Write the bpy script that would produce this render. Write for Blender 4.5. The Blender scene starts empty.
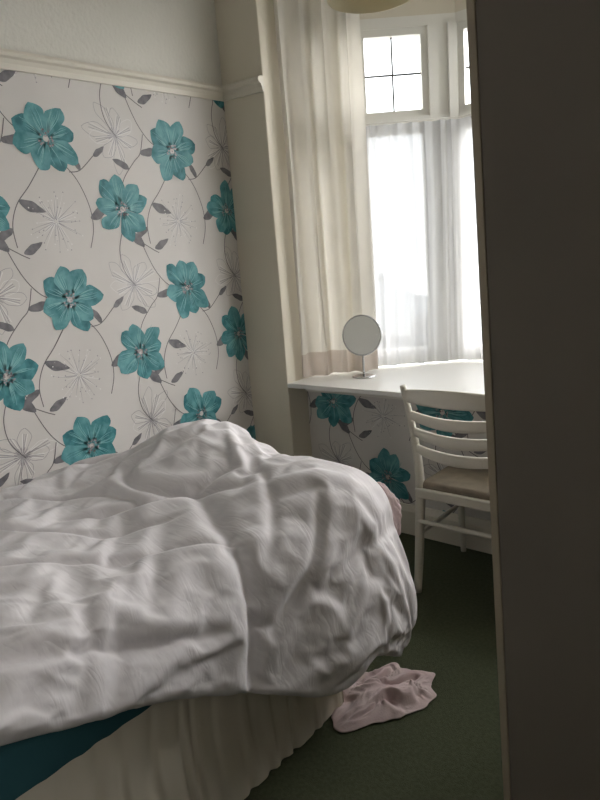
import bpy, bmesh, math, random, time
from mathutils import Vector, Matrix, noise
random.seed(7)
T0=time.time()
scene=bpy.context.scene
col=scene.collection
H=1.34
hd=Vector((-0.656,0.755,0)); Rt=Vector((0.755,0.656,0)); UP=Vector((0,0,1))

# ------------------------------------------------------------ materials
def mat(name,c,rough=0.6,c2=None,nscale=5.0,bump=0.0,bscale=40.0,metal=0.0,trans=0.0,spec=0.3,sheen=0.0,stretch=(1,1,1),detail=4):
    m=bpy.data.materials.new(name); m.use_nodes=True
    nt=m.node_tree; nt.nodes.clear()
    out=nt.nodes.new('ShaderNodeOutputMaterial'); b=nt.nodes.new('ShaderNodeBsdfPrincipled')
    b.inputs['Base Color'].default_value=(*c,1); b.inputs['Roughness'].default_value=rough
    b.inputs['Metallic'].default_value=metal; b.inputs['Specular IOR Level'].default_value=spec
    if sheen: b.inputs['Sheen Weight'].default_value=sheen
    tc=nt.nodes.new('ShaderNodeTexCoord'); mp=nt.nodes.new('ShaderNodeMapping')
    mp.inputs['Scale'].default_value=stretch
    nt.links.new(tc.outputs['Object'],mp.inputs['Vector'])
    if c2:
        n=nt.nodes.new('ShaderNodeTexNoise'); n.inputs['Scale'].default_value=nscale; n.inputs['Detail'].default_value=detail
        r=nt.nodes.new('ShaderNodeValToRGB'); r.color_ramp.elements[0].position=0.35; r.color_ramp.elements[1].position=0.65
        r.color_ramp.elements[0].color=(*c,1); r.color_ramp.elements[1].color=(*c2,1)
        nt.links.new(mp.outputs[0],n.inputs['Vector']); nt.links.new(n.outputs['Fac'],r.inputs[0])
        nt.links.new(r.outputs[0],b.inputs['Base Color'])
    if bump:
        n=nt.nodes.new('ShaderNodeTexNoise'); n.inputs['Scale'].default_value=bscale; n.inputs['Detail'].default_value=5
        bp=nt.nodes.new('ShaderNodeBump'); bp.inputs['Strength'].default_value=bump; bp.inputs['Distance'].default_value=0.01
        nt.links.new(mp.outputs[0],n.inputs['Vector']); nt.links.new(n.outputs['Fac'],bp.inputs['Height']); nt.links.new(bp.outputs[0],b.inputs['Normal'])
    surf=b.outputs[0]
    if trans:
        t=nt.nodes.new('ShaderNodeBsdfTranslucent'); t.inputs['Color'].default_value=(*c,1)
        mx=nt.nodes.new('ShaderNodeMixShader'); mx.inputs[0].default_value=trans
        nt.links.new(surf,mx.inputs[1]); nt.links.new(t.outputs[0],mx.inputs[2]); surf=mx.outputs[0]
    nt.links.new(surf,out.inputs[0])
    return m
M={}
M['paper']=mat('wallpaper_ground',(0.60,0.57,0.54),0.55,(0.64,0.61,0.58),3,0.05,300)
M['teal']=mat('wallpaper_teal',(0.030,0.175,0.19),0.5,(0.14,0.36,0.38),18,detail=8)
M['teal2']=mat('wallpaper_teal_dark',(0.018,0.13,0.15),0.5,(0.08,0.28,0.30),26)
M['teal3']=mat('wallpaper_teal_light',(0.22,0.46,0.47),0.5)
M['leaf']=mat('wallpaper_leaf',(0.115,0.11,0.12),0.5,(0.20,0.19,0.20),30)
M['stem']=mat('wallpaper_stem',(0.14,0.13,0.135),0.5)
M['silver']=mat('wallpaper_silver',(0.38,0.36,0.37),0.35,(0.30,0.285,0.295),30,metal=0.2)
M['white']=mat('wallpaper_white',(0.74,0.72,0.70),0.4)
M['plaster']=mat('plaster',(0.66,0.64,0.58),0.8,(0.70,0.68,0.62),2,0.35,60)
M['cream']=mat('cream_paint',(0.66,0.61,0.50),0.6,(0.70,0.65,0.54),2,0.05,60)
M['trim']=mat('cream_gloss',(0.68,0.64,0.55),0.35)
M['ceil']=mat('ceiling_paint',(0.76,0.75,0.71),0.9,(0.80,0.79,0.75),3,0.1,90)
M['carpet']=mat('green_carpet',(0.080,0.090,0.055),1.0,(0.103,0.114,0.072),90,0.7,320,spec=0.03)
def duvetmat():
    m=mat('duvet_cotton',(0.70,0.67,0.68),0.85,(0.73,0.70,0.71),4,0.0,350,spec=0.1)
    nt=m.node_tree; b=[n for n in nt.nodes if n.type=='BSDF_PRINCIPLED'][0]
    tc=nt.nodes.new('ShaderNodeTexCoord')
    prev=None
    for (rot,sc,noi,stg,dist) in ((0.7,(4,18,10),1.0,0.26,0.012),(-0.5,(9,34,18),1.0,0.12,0.007)):
        mp=nt.nodes.new('ShaderNodeMapping'); mp.inputs['Rotation'].default_value=(0,0,rot); mp.inputs['Scale'].default_value=sc
        n=nt.nodes.new('ShaderNodeTexNoise'); n.inputs['Scale'].default_value=noi; n.inputs['Detail'].default_value=2; n.inputs['Distortion'].default_value=1.0
        s=nt.nodes.new('ShaderNodeMath'); s.operation='SUBTRACT'; s.inputs[1].default_value=0.5
        a=nt.nodes.new('ShaderNodeMath'); a.operation='ABSOLUTE'
        bp=nt.nodes.new('ShaderNodeBump'); bp.inputs['Strength'].default_value=stg; bp.inputs['Distance'].default_value=dist
        nt.links.new(tc.outputs['Object'],mp.inputs[0]); nt.links.new(mp.outputs[0],n.inputs['Vector']); nt.links.new(n.outputs['Fac'],s.inputs[0])
        nt.links.new(s.outputs[0],a.inputs[0]); nt.links.new(a.outputs[0],bp.inputs['Height'])
        if prev: nt.links.new(prev.outputs[0],bp.inputs['Normal'])
        prev=bp
    nt.links.new(prev.outputs[0],b.inputs['Normal'])
    return m
M['duvet']=duvetmat()
M['sheet']=mat('teal_sheet',(0.030,0.095,0.115),0.8,(0.038,0.115,0.135),6,0.05,200,spec=0.1)
M['valance']=mat('valance_cotton',(0.70,0.645,0.53),0.9,(0.74,0.685,0.57),6,0.05,200,spec=0.1,trans=0.25)
M['base']=mat('divan_fabric',(0.35,0.32,0.28),0.9,bump=0.1)
M['pink']=mat('pink_cloth',(0.62,0.48,0.48),0.9,(0.70,0.58,0.57),12,0.1,200)
M['whitepaint']=mat('white_paint',(0.72,0.70,0.65),0.35,(0.76,0.74,0.69),3)
M['desk']=mat('white_laminate',(0.78,0.77,0.74),0.3)
M['chair']=mat('chair_paint',(0.62,0.59,0.51),0.4,(0.66,0.63,0.55),6)
M['seat']=mat('seat_fabric',(0.20,0.165,0.125),0.8,(0.25,0.21,0.16),20,0.2,200)
M['curtain']=mat('curtain_cotton',(0.73,0.70,0.64),0.9,(0.78,0.75,0.69),6,0.08,250,trans=0.40,spec=0.05)
M['curtain_hem']=mat('curtain_hem_cotton',(0.60,0.53,0.47),0.9,(0.64,0.57,0.51),6,0.08,250,trans=0.25,spec=0.05)
M['upvc']=mat('window_frame_paint',(0.76,0.745,0.69),0.4)
M['lead']=mat('lead',(0.13,0.13,0.13),0.6)
M['chrome']=mat('chrome',(0.55,0.55,0.55),0.2,metal=1.0)
M['mirror']=mat('mirror_glass',(0.92,0.92,0.90),0.25,metal=1.0)
M['wardrobe']=mat('wardrobe_laminate',(0.235,0.205,0.180),0.7,(0.25,0.218,0.19),4,0.05,200,spec=0.12)
M['wardrobe_edge']=mat('wardrobe_edge',(0.45,0.385,0.30),0.5,(0.50,0.43,0.34),8,stretch=(1,1,0.1))
M['shade']=mat('lamp_shade_fabric',(0.70,0.64,0.46),0.8,(0.74,0.68,0.50),9,trans=0.3)
M['bulb']=mat('bulb_glass',(0.8,0.8,0.78),0.2)
M['cord']=mat('cord_plastic',(0.7,0.7,0.66),0.5)
M['road']=mat('street_paving',(0.30,0.30,0.30),0.9,(0.38,0.38,0.37),3,0.2,40)
M['hedge']=mat('hedge_leaves',(0.30,0.34,0.27),0.9,(0.42,0.46,0.38),12,0.8,30)
M['car']=mat('car_paint',(0.38,0.41,0.44),0.3,spec=0.6)
M['tyre']=mat('tyre_rubber',(0.06,0.06,0.06),0.8)
M['carglass']=mat('car_glass',(0.15,0.16,0.17),0.1)
def glassmat():
    m=bpy.data.materials.new('window_glass'); m.use_nodes=True; nt=m.node_tree; nt.nodes.clear()
    o=nt.nodes.new('ShaderNodeOutputMaterial'); t=nt.nodes.new('ShaderNodeBsdfTransparent'); g=nt.nodes.new('ShaderNodeBsdfGlossy')
    g.inputs['Roughness'].default_value=0.02
    mx=nt.nodes.new('ShaderNodeMixShader'); mx.inputs[0].default_value=0.05
    nt.links.new(t.outputs[0],mx.inputs[1]); nt.links.new(g.outputs[0],mx.inputs[2]); nt.links.new(mx.outputs[0],o.inputs[0]); return m
M['glass']=glassmat()
def netmat():
    m=bpy.data.materials.new('net_voile'); m.use_nodes=True; nt=m.node_tree; nt.nodes.clear()
    o=nt.nodes.new('ShaderNodeOutputMaterial'); t=nt.nodes.new('ShaderNodeBsdfTransparent')
    d=nt.nodes.new('ShaderNodeBsdfDiffuse'); d.inputs['Color'].default_value=(0.85,0.85,0.86,1)
    tl=nt.nodes.new('ShaderNodeBsdfTranslucent'); tl.inputs['Color'].default_value=(0.37,0.37,0.375,1)
    m1=nt.nodes.new('ShaderNodeMixShader'); m1.inputs[0].default_value=0.5
    m2=nt.nodes.new('ShaderNodeMixShader')
    lw=nt.nodes.new('ShaderNodeLayerWeight'); lw.inputs['Blend'].default_value=0.38
    mr=nt.nodes.new('ShaderNodeMapRange'); mr.inputs['To Min'].default_value=0.86; mr.inputs['To Max'].default_value=0.97
    nt.links.new(lw.outputs['Facing'],mr.inputs['Value']); nt.links.new(mr.outputs[0],m2.inputs[0])
    nt.links.new(d.outputs[0],m1.inputs[1]); nt.links.new(tl.outputs[0],m1.inputs[2])
    nt.links.new(t.outputs[0],m2.inputs[1]); nt.links.new(m1.outputs[0],m2.inputs[2]); nt.links.new(m2.outputs[0],o.inputs[0]); return m
M['net']=netmat()

# ------------------------------------------------------------ helpers
def obj(name,bm,mats,parent=None,smooth=False,label=None,cat=None,kind=None):
    me=bpy.data.meshes.new(name)
    bm.normal_update(); bm.to_mesh(me); bm.free()
    for m in mats: me.materials.append(M[m])
    if smooth:
        for p in me.polygons: p.use_smooth=True
    o=bpy.data.objects.new(name,me); col.objects.link(o)
    if parent: o.parent=parent; o.matrix_parent_inverse=Matrix.Translation(-parent.location)
    if label: o['label']=label
    if cat: o['category']=cat
    if kind: o['kind']=kind
    return o
def empty(name,loc,label,cat):
    o=bpy.data.objects.new(name,None); o.location=loc; o.empty_display_size=0.1; col.objects.link(o)
    o['label']=label; o['category']=cat; return o
def box(bm,lo,hi,mi=0,bev=0.0):
    r=bmesh.ops.create_cube(bm,size=1.0)
    vs=r['verts']
    for v in vs:
        v.co=Vector(((lo[i]+hi[i])/2+v.co[i]*(hi[i]-lo[i]) for i in range(3)))
    fs=set(f for v in vs for f in v.link_faces)
    for f in fs: f.material_index=mi
    if bev:
        es=list(set(e for v in vs for e in v.link_edges))
        rr=bmesh.ops.bevel(bm,geom=es,offset=bev,segments=2,affect='EDGES',profile=0.5)
        for f in rr['faces']: f.material_index=mi
def obox(bm,o,u,n,u0,u1,n0,n1,z0,z1,mi=0):
    vs=[]
    for z in (z0,z1):
        for (a,b) in ((u0,n0),(u1,n0),(u1,n1),(u0,n1)):
            vs.append(bm.verts.new(o+u*a+n*b+UP*z))
    for f in ((0,1,2,3),(4,5,6,7),(0,1,5,4),(1,2,6,5),(2,3,7,6),(3,0,4,7)):
        ff=bm.faces.new([vs[i] for i in f]); ff.material_index=mi
def quad(bm,pts,mi=0):
    f=bm.faces.new([bm.verts.new(Vector(p)) for p in pts]); f.material_index=mi; return f
def tube(bm,pts,rad,seg=12,mi=0,cap=True):
    pts=[Vector(p) for p in pts]; n=len(pts)
    if not isinstance(rad,(list,tuple)): rad=[rad]*n
    rings=[]; prev=None
    for i,p in enumerate(pts):
        d=(pts[min(i+1,n-1)]-pts[max(i-1,0)]).normalized()
        a=prev if prev is not None else (Vector((1,0,0)) if abs(d.x)<0.9 else Vector((0,1,0)))
        s=(a-d*a.dot(d)).normalized(); prev=s; t=d.cross(s)
        rings.append([bm.verts.new(p+(s*math.cos(2*math.pi*k/seg)+t*math.sin(2*math.pi*k/seg))*rad[i]) for k in range(seg)])
    for i in range(n-1):
        for k in range(seg):
            f=bm.faces.new((rings[i][k],rings[i][(k+1)%seg],rings[i+1][(k+1)%seg],rings[i+1][k])); f.material_index=mi
    if cap:
        bm.faces.new(rings[0][::-1]).material_index=mi; bm.faces.new(rings[-1]).material_index=mi
def catmull(P,n=8):
    P=[Vector(p) for p in P]; out=[]
    for i in range(len(P)-1):
        p0=P[max(i-1,0)];p1=P[i];p2=P[i+1];p3=P[min(i+2,len(P)-1)]
        for k in range(n):
            t=k/n
            out.append(0.5*((2*p1)+(p2-p0)*t+(2*p0-5*p1+4*p2-p3)*t*t+(3*p1-p0-3*p2+p3)*t**3))
    out.append(P[-1]); return out
def lathe(bm,prof,c,seg=32,mi=0,axis=None):
    rings=[]
    for (r,z) in prof:
        rings.append([bm.verts.new(Vector((c[0]+r*math.cos(2*math.pi*k/seg),c[1]+r*math.sin(2*math.pi*k/seg),c[2]+z))) for k in range(seg)])
    for i in range(len(rings)-1):
        for k in range(seg):
            bm.faces.new((rings[i][k],rings[i][(k+1)%seg],rings[i+1][(k+1)%seg],rings[i+1][k])).material_index=mi
    return rings

# ------------------------------------------------------------ wallpaper pattern
def strip2d(bm,pts,width,w,mi,taper=False):
    pts=[Vector((p[0],p[1],0)) for p in pts]; n=len(pts); L=[];R=[]
    for i,p in enumerate(pts):
        d=(pts[min(i+1,n-1)]-pts[max(i-1,0)])
        if d.length<1e-7: d=Vector((1,0,0))
        d.normalize(); nn=Vector((-d.y,d.x,0)); ww=width*(0.5 if not taper else 0.5*(1-0.8*i/(n-1)))
        a=p+nn*ww; b=p-nn*ww
        L.append(bm.verts.new((a.x,a.y,w))); R.append(bm.verts.new((b.x,b.y,w)))
    for i in range(n-1):
        bm.faces.new((R[i],R[i+1],L[i+1],L[i])).material_index=mi
def petal(bm,c,ang,ln,wd,w,mi,r0=0.012,bend=0.0,outline=None,blunt=True):
    n=14; L=[];R=[]
    ca,sa=math.cos(ang),math.sin(ang)
    def tr(x,y): 
        y=y+bend*x*x/ln
        return (c[0]+x*ca-y*sa, c[1]+x*sa+y*ca)
    for i in range(n+1):
        t=i/n
        if blunt:
            pk=0.60
            if t<pk: q=0.15+0.85*math.sin(0.5*math.pi*t/pk)**1.3
            else: q=max(0.0,1-((t-pk)/(1-pk))**2)**0.76+0.03
        else: q=math.sin(math.pi*min(1,t**0.85*0.97+0.03))**0.75 if i<n else 0.06
        hw=wd*0.5*q; x=r0+(ln-r0)*t
        L.append(tr(x,hw*(1+0.10*math.sin(11*t+ang*7)))); R.append(tr(x,-hw*(1+0.10*math.cos(10*t+ang*9))))
    if outline:
        strip2d(bm,L,outline,w+0.0001,mi); strip2d(bm,R,outline,w+0.0001,mi); return
    vl=[bm.verts.new((*p,w)) for p in L]; vr=[bm.verts.new((*p,w)) for p in R]
    for i in range(n): bm.faces.new((vr[i],vr[i+1],vl[i+1],vl[i])).material_index=mi
def leaf(bm,c,ang,ln,wd,w,mi):
    petal(bm,c,ang,ln,wd,w,mi,r0=0.0,blunt=False,bend=0.12)
def teal_flower(bm,c,rot,rnd,R=0.147):
    k=8
    for i in range(k):
        a=rot+2*math.pi*i/k+rnd.uniform(-.10,.10); ln=R*rnd.uniform(0.84,1.08); wd=R*rnd.uniform(0.50,0.60)
        w=0.0012+0.00012*(i*3%8)
        petal(bm,c,a,ln,wd,w,1 if i%3 else 2,bend=rnd.uniform(-.2,.2))
        for s in (-0.26,-0.18,-0.11,-0.03,0.06,0.13,0.20,0.27):
            l2=ln*rnd.uniform(0.6,0.92); s2=s+rnd.uniform(-.03,.03)
            pts=[]
            for q in (0.18,0.4,0.6,0.8,1.0):
                an=a+s2*0.85*math.sin(math.pi*min(1,q*0.78))
                pts.append((c[0]+math.cos(an)*l2*q,c[1]+math.sin(an)*l2*q))
            strip2d(bm,pts,0.0040,w+0.00006,3 if rnd.random()<0.55 else 2,taper=True)
    for i in range(26):
        a=rnd.uniform(0,6.28); r=0.034*math.sqrt(rnd.random()); s=0.0042
        p=(c[0]+r*math.cos(a),c[1]+r*math.sin(a))
        vs=[bm.verts.new((p[0]+s*math.cos(q*1.2566),p[1]+s*math.sin(q*1.2566),0.0026+0.00002*i)) for q in range(5)]
        bm.faces.new(vs).material_index=6 if i%3 else 4
def burst(bm,c,rnd,R=0.12):
    for i in range(48):
        a=2*math.pi*i/48+rnd.uniform(-.08,.08); l=R*rnd.uniform(0.45,1.05); b=rnd.uniform(-.25,.25)
        pts=[(c[0]+math.cos(a+b*q)*l*q,c[1]+math.sin(a+b*q)*l*q) for q in (0.1,0.4,0.7,1.0)]
        strip2d(bm,pts,0.0030,0.0006+0.00001*i,6 if i%2 else 7,taper=True)
        p=pts[-1]; s=0.0034
        bm.faces.new([bm.verts.new((p[0]+s*math.cos(q*1.57),p[1]+s*math.sin(q*1.57),0.0012)) for q in range(4)]).material_index=6 if i%3 else 7
def daisy(bm,c,rnd,rot,R=0.138):
    for i in range(8):
        a=rot+2*math.pi*i/8+rnd.uniform(-.16,.16); ln=R*rnd.uniform(0.75,1.15); bd=rnd.uniform(-.35,.35)
        petal(bm,c,a,ln,R*0.40,0.0004+0.00001*i,0,bend=bd)
        petal(bm,c,a,ln,R*0.40,0.0007,6 if i%4 else 7,outline=0.0020,bend=bd)
        for s in (-.12,-.05,.05,.12):
            strip2d(bm,[(c[0]+math.cos(a+s)*q*ln,c[1]+math.sin(a+s)*q*ln) for q in (0.1,0.5,0.80)],0.0026,0.0008,7 if abs(s)>.1 else 6)
    for i in range(16):
        a=i*0.3927; strip2d(bm,[(c[0],c[1]),(c[0]+0.036*math.cos(a),c[1]+0.036*math.sin(a))],0.0028,0.0009+0.00001*i,6)
PAPER=['paper','teal','teal2','teal3','leaf','stem','silver','white']
PX=0.622; PZ=0.622
def paper_pattern(u0,u1,v0,v1,ua,va,seed=3):
    rnd=random.Random(seed); bm=bmesh.new()
    for i in range(math.floor((u0-ua)/PX)-1,math.ceil((u1-ua)/PX)+2):
        for j in range(math.floor((v0-va)/PZ)-1,math.ceil((v1-va)/PZ)+2):
            a=(ua+i*PX,va+j*PZ); b=(a[0]+0.31,a[1]-0.262)
            if a[0]>u1+1 or a[0]<u0-1: continue
            S=[[(-.04,-.10),(-.10,-.18),(-.16,-.25),(-.19,-.33),(-.185,-.41)],
               [(-.27,.33),(-.23,.21),(-.18,.10),(-.12,.03),(-.05,.0)],
               [(.05,-.08),(.11,-.15),(.15,-.25),(.155,-.34),(.13,-.42)],
               [(.08,-.12),(.13,-.11),(.20,-.05)]]
            for s in S: strip2d(bm,catmull([(a[0]+p[0],a[1]+p[1],0) for p in s],6),0.0038,0.0010,5)
            S=[[(.0,.06),(.03,.13),(.09,.20),(.13,.24),(.155,.32)],
               [(.02,-.06),(.07,-.13),(.13,-.17),(.17,-.19)],
               [(-.01,-.08),(-.04,-.17),(-.03,-.26),(.02,-.33)]]
            for s in S: strip2d(bm,catmull([(b[0]+p[0],b[1]+p[1],0) for p in s],6),0.0038,0.00105,5)
            for (c,du,dv,an,l) in ((a,-.22,.20,2.3,.11),(a,-.15,-.235,-.5,.11),(a,-.19,-.34,3.6,.09),(a,.20,-.05,.5,.07),(a,.13,-.11,2.0,.075),
                                   (a,.15,-.30,.4,.11),(b,.06,.17,2.6,.085),(b,.13,.24,0.1,.095),(b,.15,-.17,.35,.09)):
                leaf(bm,(c[0]+du,c[1]+dv),an,l,l*0.36,0.00115+0.00001*(len(bm.verts)%7),4)
            burst(bm,(a[0]-0.01,a[1]+0.31),rnd); daisy(bm,(b[0]+0.01,b[1]+0.30),rnd,0.4)
            teal_flower(bm,a,0.25+0.05*j,rnd); teal_flower(bm,b,0.05,rnd,0.139)
    for (co,no) in (((u0,0,0),(-1,0,0)),((u1,0,0),(1,0,0)),((0,v0,0),(0,-1,0)),((0,v1,0),(0,1,0))):
        bmesh.ops.bisect_plane(bm,geom=bm.verts[:]+bm.edges[:]+bm.faces[:],plane_co=co,plane_no=no,clear_outer=True)
    return bm
def papered_wall(name,O,ud,nd,u0,u1,v0,v1,ua,va,extra=None,seed=3,thick=0.1):
    bm=paper_pattern(u0,u1,v0,v1,ua,va,seed)
    O=Vector(O)
    for v in bm.verts:
        c=v.co.copy(); v.co=O+ud*c.x+UP*c.y+nd*c.z
    bm.normal_update()
    for f in bm.faces:
        if f.normal.dot(nd)<0: f.normal_flip()
    obox(bm,O,ud,nd,u0,u1,-thick,0,v0,v1,0)
    if extra: extra(bm)
    return obj(name,bm,PAPER+['plaster','cream'],kind='structure')

# ------------------------------------------------------------ room shell
XL=-2.43; XR=0.30; YB=-1.3; YF=2.40; ZC=2.72; RAIL=2.145
def rt(y): return 0.028*(y-1.55)          # slight run-out of the old picture rail
def ex_left(bm):
    box(bm,(XL-0.1,YB,RAIL),(XL,YF,ZC),8)
    for v in bm.verts:
        if abs(v.co.z-RAIL)<1e-4: v.co.z+=rt(v.co.y)
papered_wall('wall_left',(XL,0,0),Vector((0,1,0)),Vector((1,0,0)),YB,YF,0,RAIL,1.415,1.268,ex_left)
def ex_back(bm):
    box(bm,(XL-0.1,YF,0),(-2.16,3.0,ZC),9,0.006)
    box(bm,(0.16,YF,0),(XR+0.1,3.0,ZC),9,0.006)
papered_wall('wall_back',(0,2.55,0),Vector((1,0,0)),Vector((0,-1,0)),-2.16,0.16,0,0.722,-1.677,0.272,ex_back,seed=9,thick=0.08)
A0=Vector((-2.16,2.758,0)); A1=Vector((-1.6025,3.25,0)); A2=Vector((-0.3975,3.25,0)); A3=Vector((0.16,2.758,0))
bm=bmesh.new()
def prism(bm,poly,z0,z1,mi=0):
    lo=[bm.verts.new((p[0],p[1],z0)) for p in poly]; hi=[bm.verts.new((p[0],p[1],z1)) for p in poly]
    bm.faces.new(lo[::-1]).material_index=mi; bm.faces.new(hi).material_index=mi
    n=len(poly)
    for i in range(n): bm.faces.new((lo[i],lo[(i+1)%n],hi[(i+1)%n],hi[i])).material_index=mi
prism(bm,[(-2.16,2.63),(0.16,2.63),(0.16,2.9),(-0.36,3.36),(-1.64,3.36),(-2.16,2.9)],0.0,0.722)
for (p,q) in ((A0,A1),(A1,A2),(A2,A3)):
    u=(q-p).normalized(); n=Vector((-u.y,u.x,0)); L=(q-p).length
    obox(bm,p,u,n,0,L,0,0.1,2.50,ZC)
obj('wall_bay',bm,['cream'],kind='structure')
bm=bmesh.new(); box(bm,(XR,YB,0),(XR+0.1,YF,ZC)); obj('wall_right',bm,['plaster'],kind='structure')
bm=bmesh.new(); box(bm,(XL-0.1,YB-0.1,0),(XR+0.1,YB,ZC)); obj('wall_front',bm,['plaster'],kind='structure')
bm=bmesh.new(); box(bm,(XL-0.1,YB-0.1,-0.1),(XR+0.1,3.4,0)); obj('floor',bm,['carpet'],kind='structure')
bm=bmesh.new(); box(bm,(XL-0.1,YB-0.1,ZC),(XR+0.1,3.5,ZC+0.1)); obj('ceiling',bm,['ceil'],kind='structure')
def profile_run(bm,p,q,n,z,prof,mi=0,z2=None):
    p=Vector(p);q=Vector(q); z2=z if z2 is None else z2
    A=[bm.verts.new(p+n*a+UP*(z+b)) for a,b in prof]; B=[bm.verts.new(q+n*a+UP*(z2+b)) for a,b in prof]
    k=len(prof)
    for i in range(k): bm.faces.new((A[i],A[(i+1)%k],B[(i+1)%k],B[i])).material_index=mi
    bm.faces.new(A); bm.faces.new(B[::-1])
RP=[(0,-0.02),(0.010,-0.02),(0.014,0.0),(0.022,0.014),(0.034,0.02),(0.038,0.030),(0.032,0.042),(0.02,0.046),(0,0.048)]
bm=bmesh.new(); profile_run(bm,(XL,YB,0),(XL,YF,0),Vector((1,0,0)),RAIL+rt(YB),RP,z2=RAIL+rt(YF))
profile_run(bm,(XL,YF,0),(-2.155,YF,0),Vector((0,-1,0)),RAIL+rt(YF),RP,z2=RAIL+rt(YF)-0.012); obj('trim_1',bm,['trim'],kind='structure')
BP=[(0,0),(0.018,0),(0.018,0.12),(0.012,0.135),(0.006,0.15),(0,0.152)]
bm=bmesh.new(); profile_run(bm,(-2.16,2.55,0),(0.16,2.55,0),Vector((0,-1,0)),0,BP); obj('baseboard_back',bm,['trim'],kind='structure')
bm=bmesh.new(); profile_run(bm,(XL,YB,0),(XL,YF,0),Vector((1,0,0)),0,BP); obj('baseboard_left',bm,['trim'],kind='structure')

# windows
def window(name,p,q,stiles,lights):
    u=(q-p).normalized(); n=Vector((-u.y,u.x,0)); L=(q-p).length
    bm=bmesh.new()
    obox(bm,p,u,n,0,L,0,0.07,0.752,0.80)
    obox(bm,p,u,n,0,L,0,0.07,2.45,2.50)
    obox(bm,p,u,n,0,L,-0.01,0.07,1.985,2.03)
    for (a,b,d) in stiles: obox(bm,p,u,n,a,b,-d,0.07,0.80,2.45)
    for (a,b) in lights:
        for (z0,z1) in ((0.80,1.985),(2.03,2.45)):
            t=0.034
            obox(bm,p,u,n,a,b,0.004,0.05,z0,z0+t); obox(bm,p,u,n,a,b,0.004,0.05,z1-t,z1)
            obox(bm,p,u,n,a,a+t,0.0045,0.05,z0+t,z1-t); obox(bm,p,u,n,b-t,b,0.0045,0.05,z0+t,z1-t)
            quad(bm,[p+u*(a+t)+n*0.03+UP*(z0+t),p+u*(b-t)+n*0.03+UP*(z0+t),p+u*(b-t)+n*0.03+UP*(z1-t),p+u*(a+t)+n*0.03+UP*(z1-t)],1)
        z0,z1=2.03+0.034,2.45-0.034
        zm=(z0+z1)/2; k=2 if b-a<0.45 else 3
        for q_ in range(1,k):
            um=a+0.034+(b-a-0.068)*q_/k
            obox(bm,p,u,n,um-0.0036,um+0.0036,0.024,0.036,z0,z1,2)
        obox(bm,p,u,n,a+0.034,b-0.034,0.024,0.036,zm-0.0036,zm+0.0036,2)
    return obj(name,bm,['upvc','glass','lead'],kind='structure')
window('window_1',A0,A1,[(0,0.03,0.0),(0.205,0.245,0.01),(0.60,0.645,0.012),(0.645,0.70,0.0),(0.70,0.7435,0.018)],[(0.03,0.205),(0.245,0.60)])
window('window_2',A1,A2,[(0,0.006,0.0),(0.585,0.62,0.01),(1.199,1.205,0.0)],[(0.006,0.585),(0.62,1.199)])
window('window_3',A2,A3,[(0,0.05,0.02),(0.38,0.42,0.01),(0.71,0.7435,0.0)],[(0.05,0.38),(0.42,0.71)])

# ------------------------------------------------------------ outside the window
bm=bmesh.new(); box(bm,(-30,3.5,-0.45),(20,34,-0.35)); o=obj('ground',bm,['road'],kind='structure')
car=empty('car',(-7.2,11.2,-0.35),'grey parked car on the street outside the window','car')
bm=bmesh.new()
prof=[(-2.1,0.30),(-2.12,0.62),(-1.95,0.85),(-1.45,0.92),(-0.85,1.38),(0.55,1.40),(1.20,0.98),(1.95,0.86),(2.12,0.60),(2.1,0.30)]
W0=0.85
A=[bm.verts.new((car.location.x+x,car.location.y-W0+(0.12 if z>1.2 else 0),car.location.z+z)) for x,z in prof]
B=[bm.verts.new((car.location.x+x,car.location.y+W0-(0.12 if z>1.2 else 0),car.location.z+z)) for x,z in prof]
bm.faces.new(A); bm.faces.new(B[::-1])
for i in range(len(prof)): bm.faces.new((A[i],A[(i+1)%len(prof)],B[(i+1)%len(prof)],B[i]))
obj('body',bm,['car'],parent=car)
bm=bmesh.new()
for pts in ([(-1.25,0.96),(-0.80,1.32),(-0.15,1.33),(-0.15,0.97)],[(-0.08,0.97),(-0.08,1.33),(0.50,1.33),(0.98,0.99)]):
    quad(bm,[(car.location.x+x,car.location.y-W0-0.005+(0.12*(z-0.9)/0.5),car.location.z+z) for x,z in pts])
obj('side_window',bm,['carglass'],parent=car)
for x in (-1.35,1.35):
    for s in (-1,1):
        bm=bmesh.new(); c0=car.location+Vector((x,s*(W0-0.1),0.31))
        tube(bm,[c0+Vector((0,-0.11,0)),c0+Vector((0,0.11,0))],0.31,24); obj('wheel',bm,['tyre'],parent=car)
bm=bmesh.new(); box(bm,(-16,13.2,-0.35),(8,13.9,0.85))
bmesh.ops.subdivide_edges(bm,edges=bm.edges[:],cuts=30,use_grid_fill=True)
for v in bm.verts: v.co+=Vector((noise.noise(v.co*1.7),noise.noise(v.co*1.7+Vector((3,3,3))),noise.noise(v.co*1.1+Vector((7,1,1)))))*0.22*(0 if v.co.z<-0.3 else 1)
obj('hedge',bm,['hedge'],smooth=True,label='clipped green hedge across the street outside the window',cat='hedge')

# ------------------------------------------------------------ desk
bm=bmesh.new()
prism(bm,[(-2.155,YF-0.01),(0.155,YF-0.01),(0.155,2.74),(-0.41,3.235),(-1.59,3.235),(-2.155,2.74)],0.725,0.748)
bmesh.ops.bevel(bm,geom=[e for e in bm.edges],offset=0.002,segments=1,affect='EDGES')
desk=obj('desk',bm,['desk'],label='white built-in desk top fitted into the bay window',cat='desk')
bm=bmesh.new(); box(bm,(-2.15,2.525,0.68),(0.15,2.549,0.7245)); b=obj('support_batten',bm,['whitepaint'],parent=desk)

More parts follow.
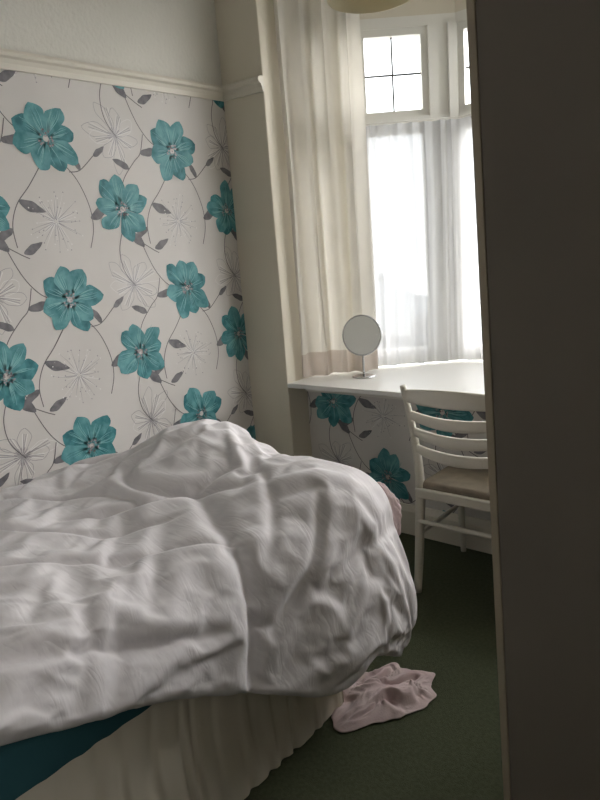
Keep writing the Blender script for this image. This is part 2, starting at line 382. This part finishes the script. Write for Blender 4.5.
# ------------------------------------------------------------ curtains
def drape(name,mats,path,z0,z1,nf,amp,seed,parent=None,nu=260,nv=30,taper=0.0,hem=0.004,hemband=None,irr=1.9,flare=False,**kw):
    path=catmull([(p[0],p[1],0) for p in path],20)
    cum=[0]
    for i in range(1,len(path)): cum.append(cum[-1]+(path[i]-path[i-1]).length)
    L=cum[-1]
    def at(s):
        s=max(0,min(L,s))
        for i in range(1,len(cum)):
            if cum[i]>=s:
                t=(s-cum[i-1])/max(1e-9,cum[i]-cum[i-1]); d=(path[i]-path[i-1]).normalized()
                return path[i-1].lerp(path[i],t),d
        return path[-1],(path[-1]-path[-2]).normalized()
    bm=bmesh.new(); G=[]
    for j in range(nv+1):
        v=j/nv; row=[]
        for i in range(nu+1):
            u=i/nu
            uu=u+0.018*noise.noise(Vector((u*5,v*1.2,seed)))
            ph=uu*nf*2*math.pi+irr*noise.noise(Vector((u*nf*0.9,0.4*v,seed+3)))
            a=amp*(0.65+0.7*noise.noise(Vector((u*nf*0.6,v*0.8,seed+9))))*((0.35+0.65*v) if flare else (1-0.25*v))
            off=a*(math.sin(ph)+0.3*math.sin(2*ph+0.8+v)) + amp*0.25*noise.noise(Vector((u*9,v*3,seed+20)))
            p,d=at(L*(u*(1-taper*v)))
            n=Vector((d.y,-d.x,0))
            z=z1+(z0-z1)*v+(hem*math.sin(ph*0.5+1) if j==nv else 0)
            row.append(bm.verts.new(p+n*off+d*(0.35*a*math.cos(ph))+UP*z))
        G.append(row)
    for j in range(nv):
        for i in range(nu):
            f=bm.faces.new((G[j][i],G[j+1][i],G[j+1][i+1],G[j][i+1]))
            if hemband and z1+(z0-z1)*(j+0.5)/nv<z0+hemband: f.material_index=1
    return obj(name,bm,mats,parent=parent,smooth=True,**kw)
drape('curtain',['curtain','curtain_hem'],[(-2.135,2.475),(-2.09,2.60),(-1.98,2.72),(-1.87,2.80)],0.758,2.60,3.8,0.036,2,hemband=0.12,nv=60,
      label='cream cotton full-length curtain gathered at side of bay window',cat='curtain')
drape('net_curtain',['net'],[(-2.02,2.80),(-1.85,2.94),(-1.62,3.135),(-1.52,3.19),(-1.2,3.20),(-0.5,3.20)],0.765,1.99,24,0.014,5,nu=1000,nv=16,irr=3.0,
      label='sheer white net curtain across lower window panes',cat='net curtain')
bm=bmesh.new(); tube(bm,catmull([(-2.13,2.72,1.997),(-2.02,2.80,1.997),(-1.85,2.94,1.997),(-1.62,3.135,1.997),(-1.52,3.19,1.997),(-1.2,3.20,1.997),(-0.45,3.20,1.997)],6),0.004,8)
obj('curtain_wire',bm,['whitepaint'],smooth=True,label='thin white wire holding the net curtain',cat='curtain wire')
bm=bmesh.new(); 
rp=catmull([(-2.14,2.46,2.64),(-2.09,2.60,2.64),(-1.98,2.72,2.64),(-1.87,2.80,2.64),(-1.55,3.08,2.64),(-1.3,3.15,2.64),(-0.7,3.15,2.64),(-0.45,3.08,2.64),(0.1,2.6,2.64)],8)
tube(bm,rp,0.012,8)
for k in (4,24,44,60): 
    p=rp[k]; tube(bm,[p,p+Vector((0,0,0.08))],0.006,6)
obj('curtain_rail',bm,['whitepaint'],smooth=True,label='white curtain rail following the bay',cat='curtain rail')

# ------------------------------------------------------------ bed
bx0,bx1,by0,by1=-2.405,-1.10,-0.60,1.34
bed=empty('bed',((bx0+bx1)/2,(by0+by1)/2,0),'double divan bed with cream valance and teal sheet','bed')
bm=bmesh.new(); box(bm,(bx0,by0,0.03),(bx1,by1,0.385),0,0.02); obj('bed_base',bm,['base'],parent=bed)
bm=bmesh.new(); box(bm,(bx0,by0,0.387),(bx1,by1,0.54),0,0.035); obj('mattress',bm,['sheet'],parent=bed,smooth=True,label='mattress with fitted teal sheet')
val=drape('bed_skirt',['valance'],[(bx1+0.010,by0),(bx1+0.010,0.2),(bx1+0.010,1.0),(bx1+0.010,by1-0.03),(bx1-0.02,by1+0.012),(bx1-0.3,by1+0.012),(bx0+0.02,by1+0.012)],0.006,0.425,50,0.007,11,parent=bed,nu=2000,nv=14,irr=6.0,hem=0.0005,flare=True,label='gathered cream cotton valance')
# ------------------------------------------------------------ duvet
DX1=-1.165; DY1=1.31
def g(x,y,cx,cy,sx,sy): return math.exp(-((x-cx)/sx)**2-((y-cy)/sy)**2)
def sm(t,a,b):
    t=max(0,min(1,(t-a)/(b-a))); return t*t*(3-2*t)
def top(x,y):
    z=0.70
    z-=0.12*sm(-x,1.95,2.35)
    z+=0.150*g(x,y,-1.62,1.32,0.25,0.26)+0.085*g(x,y,-1.17,1.33,0.28,0.20)+0.04*g(x,y,-1.40,0.45,0.3,0.35)+0.015*g(x,y,-2.0,0.95,0.2,0.3)
    z+=0.022*noise.noise(Vector((x*2.5,y*2.5,1.7)))
    return z
def interp(t,pts):
    if t<=pts[0][0]: return pts[0][1]
    for (a,b),(c,d) in zip(pts,pts[1:]):
        if t<=c: 
            s=(t-a)/(c-a); return b+(d-b)*s
    return pts[-1][1]
CR=[([(-1.42,1.10),(-1.28,1.06),(-1.15,1.00),(-1.0,0.96),(-0.80,0.93),(-0.55,0.90)],0.015,0.028),
    ([(-1.75,1.12),(-1.58,1.04),(-1.42,1.07),(-1.25,1.16)],0.018,0.018),
    ([(-1.62,0.80),(-1.50,0.92),(-1.40,1.07),(-1.34,1.22)],0.016,0.018),
    ([(-1.55,0.40),(-1.40,0.58),(-1.28,0.72),(-1.18,0.88),(-1.10,0.97)],0.014,0.018),
    ([(-1.85,0.55),(-1.65,0.66),(-1.45,0.80),(-1.30,0.98)],0.014,0.018),
    ([(-1.95,0.80),(-1.80,0.92),(-1.62,0.98),(-1.45,0.98)],0.014,0.016),
    ([(-1.12,0.35),(-1.02,0.55),(-0.95,0.72),(-0.90,0.88)],0.010,0.016),
    ([(-1.05,1.25),(-0.92,1.12),(-0.85,1.00)],0.008,0.016),
    ([(-1.25,1.25),(-1.12,1.15),(-1.00,1.02)],0.008,0.015),
    ([(-2.15,1.00),(-2.00,1.10),(-1.84,1.24),(-1.76,1.40)],0.018,0.018)]
CRS=[([ (p.x,p.y) for p in catmull([(a,b,0) for a,b in P],5)],d,w) for P,d,w in CR]
def crease(a,b):
    s=0
    for P,dp,w in CRS:
        best=9; bt=0; n=len(P)
        if not (min(p[0] for p in P)-0.12<a<max(p[0] for p in P)+0.12 and min(p[1] for p in P)-0.12<b<max(p[1] for p in P)+0.12): continue
        for i in range(n-1):
            x0,y0=P[i];x2,y2=P[i+1]; vx,vy=x2-x0,y2-y0; L=vx*vx+vy*vy
            t=max(0,min(1,((a-x0)*vx+(b-y0)*vy)/L)); dd=math.hypot(a-x0-vx*t,b-y0-vy*t)
            if dd<best: best=dd; bt=(i+t)/(n-1)
        e=min(1,bt*5)*min(1,(1-bt)*5+0.3)
        s+=dp*e*(-math.exp(-(best/w)**2)+0.45*math.exp(-((best-2.4*w)/(1.8*w))**2))
    return s
def fold(a,b):
    w=Vector((noise.noise(Vector((a*2.2,b*2.2,5))),noise.noise(Vector((a*2.2,b*2.2,25))),0))*0.35
    u=(a*0.62+b*0.78); v=(-a*0.78+b*0.62)
    n1=noise.noise(Vector((u*1.4,v*3.0,3.3))+w*2.0)
    n2=noise.noise(Vector((u*2.6,v*14,7.3))+w*3)
    n3=noise.noise(Vector((u*14,v*4,2.3))+w*5)
    return 0.028*n1+0.011*n2+0.004*n3
def sheet_pt(x,y):
    qx=min(x,DX1); qy=min(y,DY1); dx=x-qx; dy=y-qy; d=math.hypot(dx,dy)
    z=top(qx,qy)
    if d<1e-6: return Vector((x,y,z)),Vector((0,0,1))
    n=Vector((dx/d,dy/d,0))
    if d>0.52: d=0.52+0.20*(1-math.exp(-(d-0.52)/0.20))
    c_=sm(qy,0.9,1.25)
    rb=0.155+0.060*c_+0.015*n.y
    k=1.0/max(abs(n.x),abs(n.y))**0.60
    V=0.20
    if d<0.30: 
        th=d/0.30*math.pi/2; h=rb*math.sin(th); v=V*(1-math.cos(th)); nr=n*math.sin(th)+UP*math.cos(th)
    else:
        e=d-0.30; h=rb+(0.02+0.030*c_)*math.sin(min(1,e/0.46)*math.pi); v=V+e+0.02*c_; nr=n
    return Vector((qx,qy,0))+n*(h*k)+UP*(z-v),nr
NX,NY,NC=210,240,8
bmd=bmesh.new(); G=[]
for j in range(NY+1):
    b=-0.50+(DY1+0.46+0.50)*j/NY
    Ls=interp(b,[(0.0,0.15),(0.35,0.205),(0.60,0.29),(0.876,0.40),(1.187,0.60),(1.8,0.68)])
    row=[]
    a1=DX1+Ls
    last=None
    for i in range(NX+1):
        a=-2.395+(a1+2.395)*i/NX
        p,n=sheet_pt(a,b)
        fade=sm(a,-2.395,-2.2)
        p=p+n*((crease(a,b)+fold(a,b))*(0.3+0.7*fade))
        row.append(bmd.verts.new(p)); last=(p,n)
    p,n=last
    nh=Vector((n.x,n.y,0)); nh=nh.normalized() if nh.length>0.01 else Vector((1,0,0))
    for c in range(1,NC+1):
        th=math.pi*c/NC; R=0.040+0.006*noise.noise(Vector((b*4,1,1)))
        q=p+(-nh)*(R*(1-math.cos(th)))-UP*(R*math.sin(th))
        row.append(bmd.verts.new(q))
    G.append(row)
W=len(G[0])
for j in range(NY):
    for i in range(W-1): bmd.faces.new((G[j][i],G[j][i+1],G[j+1][i+1],G[j+1][i]))
bmd.verts.index_update()
edge=[v.index for v in G[0]]+[r_[0].index for r_ in G]+[v.index for r_ in G for v in r_[NX+3:]]
allv=[v.index for v in bmd.verts]
duv=obj('duvet',bmd,['duvet'],smooth=True,label='rumpled white cotton duvet spread over the bed',cat='duvet')
vg=duv.vertex_groups.new(name='pin'); vg.add(allv,0.10,'REPLACE'); vg.add(edge,1.0,'REPLACE')
cm=duv.modifiers.new('cloth','CLOTH'); cs=cm.settings
cs.quality=5; cs.mass=0.2; cs.tension_stiffness=30; cs.compression_stiffness=30; cs.shear_stiffness=12; cs.bending_stiffness=0.7
cs.tension_damping=5; cs.compression_damping=5; cs.shear_damping=5; cs.bending_damping=0.5; cs.air_damping=2
cs.vertex_group_mass='pin'; cs.pin_stiffness=1.0; cs.shrink_min=-0.045; cs.shrink_max=-0.045
cs.effector_weights.gravity=0.04
cm.collision_settings.use_collision=False; cm.collision_settings.use_self_collision=False
cm.point_cache.frame_start=1; cm.point_cache.frame_end=40
scene.frame_start=1; scene.frame_end=40
t1=time.time(); last=1
for f in range(1,20):
    scene.frame_set(f); last=f
    if time.time()-t1>90: break
dg=bpy.context.evaluated_depsgraph_get()
me=bpy.data.meshes.new_from_object(duv.evaluated_get(dg))
print('CLOTH frames',last,'time',time.time()-t1)
duv.modifiers.clear(); duv.vertex_groups.clear(); duv.data=me
scene.frame_set(1)
sq=duv.modifiers.new('sq','SMOOTH'); sq.factor=0.5; sq.iterations=2
so=duv.modifiers.new('s','SOLIDIFY'); so.thickness=0.012; so.offset=-1
ss=duv.modifiers.new('ss','SUBSURF'); ss.levels=1; ss.render_levels=1

# ------------------------------------------------------------ pink cloth on floor
bm=bmesh.new(); G=[]; n=90
for j in range(n+1):
    row=[]
    for i in range(n+1):
        a=i/n*2-1; b=j/n*2-1
        rr=max(abs(a),abs(b)); ang=math.atan2(b,a)
        k=rr/max(1e-6,math.hypot(a,b)) if rr>0 else 0
        x=a*k; y=b*k
        edge=1+0.34*noise.noise(Vector((math.cos(ang)*1.6,math.sin(ang)*1.6,3)))+0.10*noise.noise(Vector((math.cos(ang)*4,math.sin(ang)*4,9)))*rr
        w=Vector((x*1.3,y*1.3,0))+Vector((noise.noise(Vector((x*2,y*2,8))),noise.noise(Vector((x*2,y*2,18))),0))*0.9
        n1=noise.noise(w*1.5+Vector((4,1,2))); n2=noise.noise(w*2.6); n3=noise.noise(w*6)
        hgt=(0.030*(0.5+n1)+0.026*(math.sqrt(n2*n2+0.006))+0.007*abs(n3)+0.006)*(1-rr**3)
        p=Vector((x*0.12*edge,y*0.175*edge,0))
        th=-0.35; q=Vector((p.x*math.cos(th)-p.y*math.sin(th),p.x*math.sin(th)+p.y*math.cos(th),0))
        row.append(bm.verts.new(Vector((-1.015,1.46,0.005))+q+UP*max(0.001,hgt*1.2)))
    G.append(row)
for j in range(n):
    for i in range(n): bm.faces.new((G[j][i],G[j][i+1],G[j+1][i+1],G[j+1][i]))
pk=obj('cloth',bm,['pink'],smooth=True,label='crumpled pale pink cloth lying on green carpet beside bed',cat='cloth')
so=pk.modifiers.new('s','SOLIDIFY'); so.thickness=0.003
# small pink garment hanging out at the foot of the bed
bm=bmesh.new(); bmesh.ops.create_icosphere(bm,subdivisions=5,radius=1.0)
for v in bm.verts:
    d=v.co.normalized(); k=1+0.28*noise.noise(d*1.6+Vector((3,1,7)))+0.16*abs(noise.noise(d*4))
    v.co=Vector((-1.085+d.x*0.08*k,1.58+d.y*0.03*k,0.55+d.z*0.10*k))
obj('cloth',bm,['pink'],smooth=True,label='pink garment poking out from under duvet at foot of bed',cat='cloth')

# ------------------------------------------------------------ chair
cx0,cx1=-1.245,-0.845; yr=2.10; yfr=2.49
ch=empty('dining_chair',((cx0+cx1)/2,2.3,0),'cream painted ladder-back chair with brown padded seat at desk','chair')
for x in (cx0,cx1):
    s=-1 if x==cx0 else 1
    bm=bmesh.new()
    P=catmull([(x+s*-0.0,yr-0.03,0.0),(x,yr+0.0,0.22),(x,yr+0.02,0.45),(x+s*0.006,yr+0.0,0.65),(x+s*0.014,yr-0.055,0.86)],8)
    tube(bm,P,[0.012+0.007*math.sin(math.pi*min(1,(i+4)/len(P))) for i in range(len(P))],12)
    obj('leg',bm,['chair'],parent=ch,smooth=True)
for x in (cx0-0.01,cx1+0.01):
    bm=bmesh.new(); P=catmull([(x,yfr+0.01,0.0),(x,yfr-0.005,0.22),(x,yfr-0.02,0.42)],6)
    tube(bm,P,[0.012+0.008*i/len(P) for i in range(len(P))],12); obj('leg',bm,['chair'],parent=ch,smooth=True)
bm=bmesh.new()
for (zc,hh,yy) in ((0.820,0.034,-0.045),(0.742,0.023,-0.024),(0.672,0.023,-0.006),(0.602,0.023,0.006)):
    rings=[]; N=20
    for i in range(N+1):
        t=i/N; x=cx0-0.008+(cx1-cx0+0.016)*t; bow=-0.055*math.sin(math.pi*t)
        h2=hh*(0.75+0.25*math.sin(math.pi*t)); lift=0.010*math.sin(math.pi*t) if zc>0.8 else -0.012*math.sin(math.pi*t)
        y=yr+yy+bow; ring=[]
        for k in range(10):
            a=2*math.pi*k/10; ca,sa=math.cos(a),math.sin(a)
            ring.append(bm.verts.new((x,y+0.009*math.copysign(abs(ca)**0.6,ca),zc+lift+h2*math.copysign(abs(sa)**0.6,sa))))
        rings.append(ring)
    for i in range(N):
        for k in range(10): bm.faces.new((rings[i][k],rings[i][(k+1)%10],rings[i+1][(k+1)%10],rings[i+1][k]))
    bm.faces.new(rings[0]); bm.faces.new(rings[-1][::-1])
obj('backrest',bm,['chair'],parent=ch,smooth=True)
bm=bmesh.new(); box(bm,(cx0-0.012,yr-0.005,0.395),(cx1+0.012,yr+0.018,0.435),0,0.006)
box(bm,(cx0-0.02,yfr-0.03,0.395),(cx1+0.02,yfr,0.435),0,0.006)
box(bm,(cx0-0.02,yr+0.018,0.395),(cx0+0.005,yfr-0.03,0.435),0,0.004); box(bm,(cx1-0.005,yr+0.018,0.395),(cx1+0.02,yfr-0.03,0.435),0,0.004)
obj('seat_frame',bm,['chair'],parent=ch)
bm=bmesh.new(); box(bm,(cx0+0.004,yr+0.012,0.42),(cx1-0.004,yfr-0.008,0.462),0,0.014)
obj('seat',bm,['seat'],parent=ch,smooth=True,label='brown padded seat')
for (p,q) in (((cx0,yr-0.005,0.30),(cx1,yr-0.005,0.30)),((cx0,yr,0.24),(cx0-0.008,yfr,0.24)),((cx1,yr,0.24),(cx1+0.008,yfr,0.24)),((cx0,yfr-0.008,0.28),(cx1,yfr-0.008,0.28))):
    bm=bmesh.new(); P=[Vector(p).lerp(Vector(q),t/6) for t in range(7)]
    tube(bm,P,[0.007,0.009,0.010,0.011,0.010,0.009,0.007],10); obj('stretcher',bm,['chair'],parent=ch,smooth=True)

# ------------------------------------------------------------ table mirror
mb=Vector((-1.868,2.665,0.749))
mr_=empty('table_mirror',mb,'round chrome table mirror on a stand on the desk','mirror')
bm=bmesh.new(); R_=lathe(bm,[(0.0001,0.012),(0.02,0.012),(0.055,0.007),(0.062,0.003),(0.062,0.0),(0.0001,0.0)],mb,36)
obj('mirror_base',bm,['chrome'],parent=mr_,smooth=True)
bm=bmesh.new(); tube(bm,[mb+UP*0.01,mb+UP*0.03,mb+UP*0.10,mb+UP*0.115],[0.008,0.0055,0.0055,0.004],12); obj('mirror_stem',bm,['chrome'],parent=mr_,smooth=True)
c=mb+UP*0.212; nrm=(-hd+UP*0.10-Rt*0.45).normalized(); ux=nrm.cross(UP).normalized(); uz=ux.cross(nrm)
bm=bmesh.new(); ring=[c+(ux*math.cos(a)+uz*math.sin(a))*0.1 for a in [2*math.pi*k/48 for k in range(49)]]
tube(bm,ring,0.005,8,cap=False); obj('mirror_frame',bm,['chrome'],parent=mr_,smooth=True)
bm=bmesh.new()
fr=[bm.verts.new(c+nrm*0.003+(ux*math.cos(2*math.pi*k/48)+uz*math.sin(2*math.pi*k/48))*0.098) for k in range(48)]
bk=[bm.verts.new(v.co-nrm*0.006) for v in fr]
bm.faces.new(fr); bm.faces.new(bk[::-1])
for k in range(48): bm.faces.new((fr[k],bk[k],bk[(k+1)%48],fr[(k+1)%48]))
obj('mirror_glass',bm,['mirror'],parent=mr_)

# ------------------------------------------------------------ wardrobe
WY=1.0; WX=-0.422
wd=empty('wardrobe',(WX+0.35,WY+0.45,0),'dark brown laminate wardrobe with pale wood door edge','wardrobe')
bm=bmesh.new()
t=0.018; X0=WX+0.016; X1=XR-0.035; Y0=WY; Y1=WY+0.9; HT=2.05
box(bm,(X0,Y0,0.0),(X1,Y0+t,HT)); box(bm,(X0,Y1-t,0),(X1,Y1,HT)); box(bm,(X0,Y0+t,HT-t),(X1,Y1-t,HT)); box(bm,(X0,Y0+t,0.06),(X1,Y1-t,0.08)); box(bm,(X1-0.006,Y0+t,0.08),(X1,Y1-t,HT-t)); box(bm,(X0+0.03,Y0+t,0),(X0+0.045,Y1-t,0.06))
obj('body',bm,['wardrobe'],parent=wd)
for (a,b,hy) in ((Y0,Y0+0.448,Y0+0.41),(Y0+0.452,Y1,Y0+0.49)):
    bm=bmesh.new(); box(bm,(WX,a,0.065),(WX+0.014,b,HT),0,0.0015)
    d=obj('door',bm,['wardrobe_edge'],parent=wd,label='pale wood-effect door')
    bm=bmesh.new(); tube(bm,catmull([(WX,hy,0.95),(WX-0.028,hy,0.97),(WX-0.028,hy,1.08),(WX,hy,1.10)],5),0.005,8)
    hnd=obj('handle',bm,['chrome'],smooth=True); hnd.parent=d
wd.rotation_euler=(0,-math.radians(1.8),0)

# ------------------------------------------------------------ pendant lamp
lc=Vector((-1.09,1.70,0.015))
pl=empty('pendant_lamp',(lc.x,lc.y,ZC),'cream fabric pendant lamp shade hanging from ceiling','lamp')
bm=bmesh.new(); tube(bm,[lc+UP*(ZC-0.015),lc+UP*2.2],0.004,8); lathe(bm,[(0.0001,ZC-0.045),(0.03,ZC-0.040),(0.045,ZC-0.015)],lc,20)
obj('cord',bm,['cord'],parent=pl,smooth=True)
bm=bmesh.new(); lathe(bm,[(0.085,2.25),(0.10,2.19),(0.118,2.10),(0.128,2.045),(0.125,2.045),(0.115,2.10),(0.097,2.19),(0.082,2.25)],lc,40)
for k in range(3):
    a=k*2.094; tube(bm,[lc+UP*2.22,lc+Vector((math.cos(a)*0.09,math.sin(a)*0.09,2.22))],0.002,6)
obj('lamp_shade',bm,['shade'],parent=pl,smooth=True)
bm=bmesh.new(); lathe(bm,[(0.0001,2.09),(0.018,2.095),(0.029,2.12),(0.028,2.14),(0.014,2.175),(0.014,2.21)],lc,20); obj('bulb',bm,['bulb'],parent=pl,smooth=True)

# ------------------------------------------------------------ light
w=bpy.data.worlds.new('World'); scene.world=w; w.use_nodes=True
w.node_tree.nodes['Background'].inputs[0].default_value=(0.93,0.97,1.0,1); w.node_tree.nodes['Background'].inputs[1].default_value=4.1
def area(name,loc,direction,sx,sy,power,color=(1,1,1),portal=False,spread=180):
    l=bpy.data.lights.new(name,'AREA'); l.shape='RECTANGLE'; l.size=sx; l.size_y=sy; l.energy=power; l.color=color; l.spread=math.radians(spread)
    o=bpy.data.objects.new(name,l); o.location=loc; o.rotation_euler=Vector(direction).to_track_quat('-Z','Y').to_euler(); col.objects.link(o)
    if portal: l.cycles.is_portal=True
    return o
for i,(p,q) in enumerate(((A0,A1),(A1,A2),(A2,A3))):
    u=(q-p).normalized(); n=Vector((-u.y,u.x,0)); m=(p+q)/2+n*0.12+UP*1.62
    area('window_portal',m,-n,(q-p).length,1.7,1,portal=True)
sl=bpy.data.lights.new('hazy_sun','SUN'); sl.energy=22.0; sl.angle=math.radians(85); sl.color=(1.0,0.98,0.96)
so_=bpy.data.objects.new('hazy_sun',sl); so_.rotation_euler=Vector((-0.42,-0.85,-0.42)).to_track_quat('-Z','Y').to_euler(); so_.location=(1,6,4); col.objects.link(so_)
area('added_fill_light',(0.25,-0.65,1.45),(-1,0.10,-0.42),1.0,1.6,9.0,(1,0.96,0.92),spread=94)  # added fill by the right wall to brighten bed and valance; no doorway there
# ------------------------------------------------------------ camera
p=math.radians(12); ro=math.radians(4.5)
F=hd.normalized()*math.cos(p)-UP*math.sin(p); U0=UP*math.cos(p)+hd.normalized()*math.sin(p); R0=Rt.normalized()
cx=R0*math.cos(ro)-U0*math.sin(ro); cy=R0*math.sin(ro)+U0*math.cos(ro)
cam=bpy.data.cameras.new('camera'); co=bpy.data.objects.new('camera',cam); col.objects.link(co)
mt=Matrix((cx,cy,-F)).transposed().to_4x4(); mt.translation=Vector((0,0,H)); co.matrix_world=mt
cam.sensor_fit='VERTICAL'; cam.sensor_height=24; cam.sensor_width=18; cam.lens=19.2; cam.clip_start=0.02
scene.camera=co
scene.view_settings.view_transform='Standard'
print('TOTAL',time.time()-T0)
